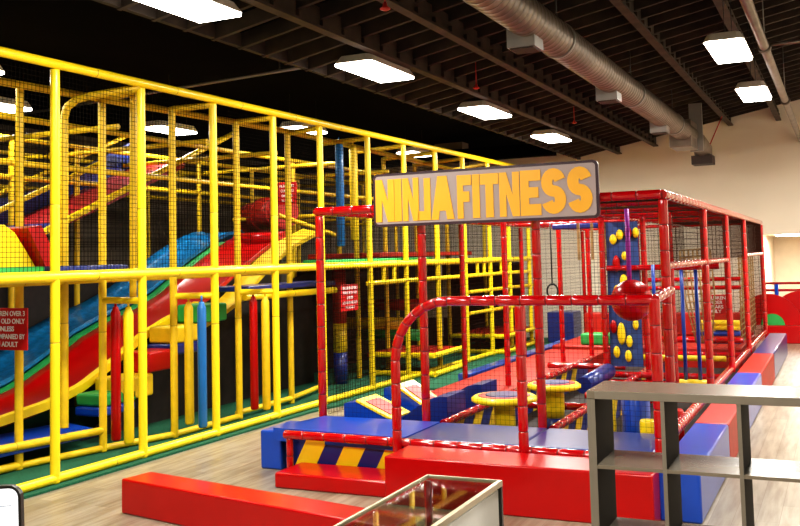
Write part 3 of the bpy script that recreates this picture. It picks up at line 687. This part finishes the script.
# cargo net
def cargo(b):
    x0, x1, y = -2.02, -1.62, 13.0
    for i in range(8):
        x = x0+(x1-x0)*i/7; loft(b, [(x, y, 2.0), (x+.03, y+.02, 1.4), ((x+x0*.4+x1*.6)/2+.05, y, .75)], [.012]*3, 5)
    for k in range(12):
        z = 2.0-k*.1; tube(b, (x0+.01*k, y, z), (x1+.002*k, y, z+.02), .010, 5)
one('cargo_net', 'rope', 'tan rope climbing net hanging between the blue poles', 'climbing net', None, cargo)
def cargo2(b):
    for i in range(7): tube(b, (-1.55, 15.9+i*.42, .5), (-1.55, 15.9+i*.42+.1, 1.9), .014, 5)
    for k in range(16): tube(b, (-1.55, 15.8, .5+k*.09), (-1.55, 18.6, .52+k*.09), .012, 5)
one('cargo_net', 'rope', 'tan rope climbing net at the far end of the cage', 'climbing net', None, cargo2)
for z, y, m, lab in ((.86, 15.0, 'yel', 'yellow foam roller in the right bay below the sign'), (.79, 15.02, 'yel', 'lower yellow foam roller below the sign'), (.70, 15.05, 'blue', 'blue foam roller under the yellow ones'), (.58, 15.05, 'blue', 'lowest blue foam roller in the right bay')):
    one('foam_roller', m, lab, 'foam roller', 'foam rollers in the right bay', lambda b: loft(b, [(-2.15, y+.14, z), (-1.50, y+.14, z)], [.045, .045], 14))
one('foam_roller', 'yel_in', 'long yellow roller low in the right bay', 'foam roller', None, lambda b: loft(b, [(-2.7, 13.6, .48), (-1.55, 13.6, .48)], [.04, .04], 14))
# rope with ring
t = thing('hanging_ring', 'black ring hanging on a rope behind the loop rail', 'ring', (-3.35, 12, 1.5))
part('rope', 'black_metal', t, lambda b: tube(b, (-3.80, 12.9, 1.55), (-3.80, 12.9, 2.46), .010, 8))
part('ring', 'black_metal', t, lambda b: loft(b, [(-3.80+.08*math.sin(a), 12.9, 1.47+.10*math.cos(a)) for a in [i*PI/8 for i in range(17)]], [.014]*17, 8))
for x in (-3.5, -3.3, -3.1):
    one('hanging_strap', 'rope', ('leftmost' if x == -3.5 else 'middle' if x == -3.3 else 'rightmost')+' pale strap hanging below the cage roof under the banner', 'strap', 'pale hanging straps', lambda b: box(b, x-.02, x+.02, 13.3, 13.32, 1.9, 2.44))
one('overhead_pad', 'blue_dk', 'blue padded beam high inside the cage behind the banner', 'beam', None, lambda b: box(b, -3.95, -2.9, 13.5, 13.7, 2.36, 2.44, .02))

# ------------------------------------------------------------ banner
bn = thing('banner_sign', 'large grey sign reading NINJA FITNESS in orange block letters', 'sign', (-3.09, 8.2, 2.3))
bx0, bx1, bz0, bz1, by = -4.22, -1.955, 2.31, 2.835, 8.20
def rrect(x0, x1, z0, z1, r, y):
    P = []
    for cx, cz, a0 in ((x1-r, z1-r, 0), (x0+r, z1-r, PI/2), (x0+r, z0+r, PI), (x1-r, z0+r, 3*PI/2)):
        for i in range(6): a = a0+i*PI/10; P.append((cx+r*math.cos(a), y, cz+r*math.sin(a)))
    return P
part('frame', 'banner_fr', bn, lambda b: prism(b, rrect(bx0, bx1, bz0, bz1, .05, by), (0, .035, 0)))
part('panel', 'banner', bn, lambda b: prism(b, rrect(bx0+.025, bx1-.025, bz0+.025, bz1-.025, .03, by-.004), (0, .003, 0)))
LET = {
 'N': [[(0, 0), (.34, 0), (.34, .52), (.64, 0), (1, 0), (1, 1), (.66, 1), (.66, .48), (.36, 1), (0, 1)]],
 'I': [[(0, 0), (1, 0), (1, 1), (0, 1)]],
 'J': [[(0, 0), (1, 0), (1, 1), (.48, 1), (.48, .22), (0, .22)]],
 'A': [[(0, 0), (.32, 0), (.36, .2), (.64, .2), (.68, 0), (1, 0), (.70, 1), (.30, 1)]],
 'F': [[(0, 0), (.42, 0), (.42, .38), (.85, .38), (.85, .62), (.42, .62), (.42, .76), (1, .76), (1, 1), (0, 1)]],
 'T': [[(.29, 0), (.71, 0), (.71, .75), (1, .75), (1, 1), (0, 1), (0, .75), (.29, .75)]],
 'E': [[(0, 0), (1, 0), (1, .25), (.42, .25), (.42, .39), (.88, .39), (.88, .62), (.42, .62), (.42, .76), (1, .76), (1, 1), (0, 1)]],
}
def letter(ch, x0, x1, z0, z1, hole=None):
    y = by-.005
    def f(b):
        if ch == 'S':
            cx = (x0+x1)/2; w = (x1-x0); h = z1-z0
            cl = []
            hw = h*.125; rz = (h/2-hw)/2; rx = w/2-hw; zm = (z0+z1)/2
            for i in range(15):
                a = math.radians(15+i*255/14); cl.append((cx+math.cos(a)*rx, zm+rz+math.sin(a)*rz))
            for i in range(1, 15):
                a = math.radians(90-i*255/14); cl.append((cx+math.cos(a)*rx, zm-rz+math.sin(a)*rz))
            L_, R_ = [], []
            for i, p in enumerate(cl):
                q0 = cl[max(i-1, 0)]; q1 = cl[min(i+1, len(cl)-1)]
                d = V((q1[0]-q0[0], 0, q1[1]-q0[1])); 
                if d.length < 1e-6: d = V((1, 0, 0))
                d.normalize(); n = V((-d.z, 0, d.x)); c = V((p[0], y, p[1]))
                L_.append(c+n*hw); R_.append(c-n*hw)
            for i in range(len(cl)-1):
                vs = [b.verts.new(v) for v in (L_[i], L_[i+1], R_[i+1], R_[i])]
                ws = [b.verts.new(v+V((0, -.006, 0))) for v in (L_[i], L_[i+1], R_[i+1], R_[i])]
                b.faces.new(ws); b.faces.new(vs[::-1])
                for k in range(4): b.faces.new((vs[k], vs[(k+1) % 4], ws[(k+1) % 4], ws[k]))
        else:
            for poly in LET[ch]:
                prism(b, [(x0+(x1-x0)*p[0], y, z0+(z1-z0)*p[1]) for p in poly], (0, -.006, 0))
    part('letter', 'banner_tx', bn, f)
# letters measured in fractions of the sign width
W = bx1-bx0
for ch, a, c, zb, zt in (('N', .012, .103, .09, .89), ('I', .105, .138, .09, .89), ('N', .143, .220, .09, .89), ('J', .217, .275, .09, .87), ('A', .278, .383, .09, .89),
        ('F', .398, .463, .09, .88), ('I', .467, .499, .09, .88), ('T', .502, .583, .09, .88), ('N', .586, .673, .09, .88), ('E', .677, .764, .09, .89), ('S', .766, .868, .10, .90), ('S', .874, .975, .10, .90)):
    letter(ch, bx0+a*W, bx0+c*W, bz0+zb*(bz1-bz0), bz0+zt*(bz1-bz0))
for x in (bx0+.3, bx1-.3): part('bracket', 'black_metal', bn, lambda b: box(b, x-.02, x+.02, by+.035, by+.08, 2.42, 2.56))

# ------------------------------------------------------------ toddler area far right
ta = thing('toddler_play_panel', 'red toddler play barrier with arched panels at the far right', 'play structure', (-.6, 21.0, 0))
part('base', 'red', ta, lambda b: box(b, -1.58, 3.5, 20.95, 21.25, 0, .37, .02))
def arch(name, cx, r, m, y, z=.375, th=.05):
    part(name, m, ta, lambda b: prism(b, [(cx+r*math.cos(i*PI/20), y, z+r*math.sin(i*PI/20)) for i in range(21)], (0, th, 0)))
arch('arch_panel', -1.50, .66, 'red', 21.06)
arch('arch_window', -1.42, .24, 'green', 21.05, th=.02)
arch('arch_panel', -.80, .72, 'red', 21.14)
arch('arch_window', -.45, .42, 'green', 21.13, th=.02); arch('arch_window', -.35, .28, 'yel', 21.11, th=.025); 
for z in (1.09, 1.24): part('rail', 'red_pipe', ta, lambda b: tube(b, (-1.6, 21.5, z), (3.4, 21.5, z), .03, 10))
for x in (-1.34, -.2, 1.2): part('post', 'blue', ta, lambda b: tube(b, (x, 21.5, .0), (x, 21.5, 1.22), .045, 10))

# ------------------------------------------------------------ bookshelf
bs = thing('cube_bookshelf', 'taupe open cube bookshelf standing in the right foreground', 'bookshelf', (-.4, 4.6, 0))
sx0, sy0, sy1, zt = -1.155, 4.43, 4.80, 1.34; PITCH = .338
NX = 4; sx1 = sx0+.035+NX*PITCH
part('top_panel', 'shelf', bs, lambda b: box(b, sx0, sx1, sy0, sy1, zt-.038, zt, .002))
part('side_panel', ['shelf_shade'], bs, lambda b: box(b, sx0+.001, sx0+.038, sy0+.006, sy1, 0, zt-.0385))
part('front_edge', 'shelf_edge', bs, lambda b: (box(b, sx0, sx0+.038, sy0, sy0+.0055, 0, zt-.04), box(b, sx0+.039, sx1-.001, sy0-.002, sy0-.0002, zt-.037, zt-.002)))
part('side_panel', 'shelf_shade', bs, lambda b: box(b, sx1-.038, sx1, sy0, sy1, 0, zt-.0385))
for i in range(1, NX):
    x = sx0+.0175+i*PITCH
    part('divider_edge', 'shelf_edge', bs, lambda b: box(b, x-.009, x+.009, sy0, sy0+.0035, .04, zt-.0385))
    part('divider', 'shelf_shade', bs, lambda b: box(b, x-.009, x+.009, sy0+.004, sy1, .04, zt-.0385))
for k in (1, 2, 3):
    z = zt-.02-k*PITCH
    part('shelf', 'shelf', bs, lambda b: box(b, sx0+.0385, sx1-.0385, sy0+.002, sy1, z-.008, z+.008))
part('bottom_panel', 'shelf', bs, lambda b: box(b, sx0+.0385, sx1-.0385, sy0+.001, sy1, .001, .038))
for o in list(bs.children):
    pass

# ------------------------------------------------------------ glass display case
dc = thing('display_case', 'glass display case with champagne metal rails in the foreground', 'display case', (-1.86, 3.6, 0))
cx0, cx1, cy0, cy1, cz = -2.07, -1.65, 2.3, 4.57, .85
part('glass_top', 'glass', dc, lambda b: box(b, cx0+.012, cx1-.02, cy0+.01, cy1-.01, cz-.012, cz-.006))
def rails(b):
    box(b, cx0, cx0+.012, cy0, cy1, cz-.02, cz, .002); box(b, cx1-.02, cx1+.004, cy0, cy1, cz-.03, cz, .002)
    box(b, cx0+.013, cx1-.021, cy1-.008, cy1, cz-.02, cz, .002)
part('top_rail', 'gold', dc, rails)
for x, y in ((cx0, cy1-.02), (cx1-.02, cy1-.02), (cx0, cy0), (cx1-.02, cy0)):
    part('post', 'black_metal', dc, lambda b: box(b, x, x+.022, y, y+.022, .0, cz-.031))
part('side_panel', 'case_panel', dc, lambda b: box(b, cx1-.012, cx1-.004, cy0+.025, cy1-.05, .08, cz-.04))
part('glass_back', 'glass', dc, lambda b: box(b, cx0+.024, cx1-.024, cy1-.012, cy1-.006, .08, cz-.03))
part('glass_side', 'glass', dc, lambda b: box(b, cx0+.004, cx0+.010, cy0+.024, cy1-.024, .08, cz-.03))
part('side_shade', 'shelf_shade', dc, lambda b: box(b, cx1-.020, cx1-.0125, cy0+.025, cy1-.05, .075, cz-.045))  # dark sheet standing in for the shade inside the case

# ------------------------------------------------------------ tablet at the lower left
# screen faces back toward the viewer
tb = thing('tablet', 'white-screened tablet with black bezel at the lower left corner', 'tablet', (-1.0, .75, 1.45))
def place(fn):
    def g(b):
        fn(b)
        for v in b.verts: v.co = Matrix.Rotation(math.radians(24.4), 3, 'Z') @ (Matrix.Rotation(math.radians(-1.5), 3, 'Y') @ v.co) + V((-.976, .706, 1.636))
    return g
def rr2(w, h, r): return [(p[0], 0, p[2]) for p in rrect(-w/2, w/2, -h/2, h/2, r, 0)]
part('bezel', 'black_metal', tb, place(lambda b: prism(b, rr2(.300, .240, .014), (0, .008, 0))))
part('screen', 'screen', tb, place(lambda b: prism(b, [(p[0], -.0005, p[2]) for p in rr2(.294, .234, .010)], (0, -.0006, 0))))
part('screen_graphic', 'screen_line', tb, place(lambda b: (box(b, -.14, .14, -.0016, -.0012, .098, .099), box(b, .06, .118, -.0016, -.0012, -.05, .075))))
part('stand', 'black_metal', tb, place(lambda b: (tube(b, (0, .02, -.10), (0, .06, -.56), .012, 10), box(b, -.1, .1, -.02, .14, -.57, -.555))))
# counter that carries the tablet
one('reception_counter', 'case_panel', 'pale reception counter below the tablet, outside the photo', 'counter', None, lambda b: box(b, -1.5, -.6, .45, 1.2, 0, 1.070, .01))

# ------------------------------------------------------------ camera, world, view
f = 927.2; cxp, cyp = 419.5, 195.6
yaw, pit, rol = [math.radians(a) for a in (24.383, 3.813, -1.5146)]
cy_, sy_, cp_, sp_, cr_, sr_ = math.cos(yaw), math.sin(yaw), math.cos(pit), math.sin(pit), math.cos(rol), math.sin(rol)
right = V((cy_, sy_, 0)); F = V((-sy_*cp_, cy_*cp_, sp_)); up = right.cross(F)
Rv = right*cr_+up*sr_; Uv = -right*sr_+up*cr_
cam = bpy.data.cameras.new('camera'); co = bpy.data.objects.new('camera', cam); C.objects.link(co)
m4 = Matrix.Identity(4)
for i in range(3): m4[i][0] = Rv[i]; m4[i][1] = Uv[i]; m4[i][2] = -F[i]
m4[0][3], m4[1][3], m4[2][3] = 0, 0, 2.0
co.matrix_world = m4
cam.sensor_width = 36; cam.lens = f*36/800; cam.sensor_fit = 'HORIZONTAL'
cam.shift_x = (400-cxp)/800; cam.shift_y = (cyp-263)/800
cam.clip_start = .05; cam.clip_end = 100
bpy.context.scene.camera = co
w = bpy.data.worlds.new('world'); bpy.context.scene.world = w; w.use_nodes = True
w.node_tree.nodes['Background'].inputs[0].default_value = (1, .93, .84, 1)
w.node_tree.nodes['Background'].inputs[1].default_value = .25
vs = bpy.context.scene.view_settings
vs.view_transform = 'Standard'; vs.look = 'Medium High Contrast'; vs.exposure = 1.0; vs.gamma = 1.0
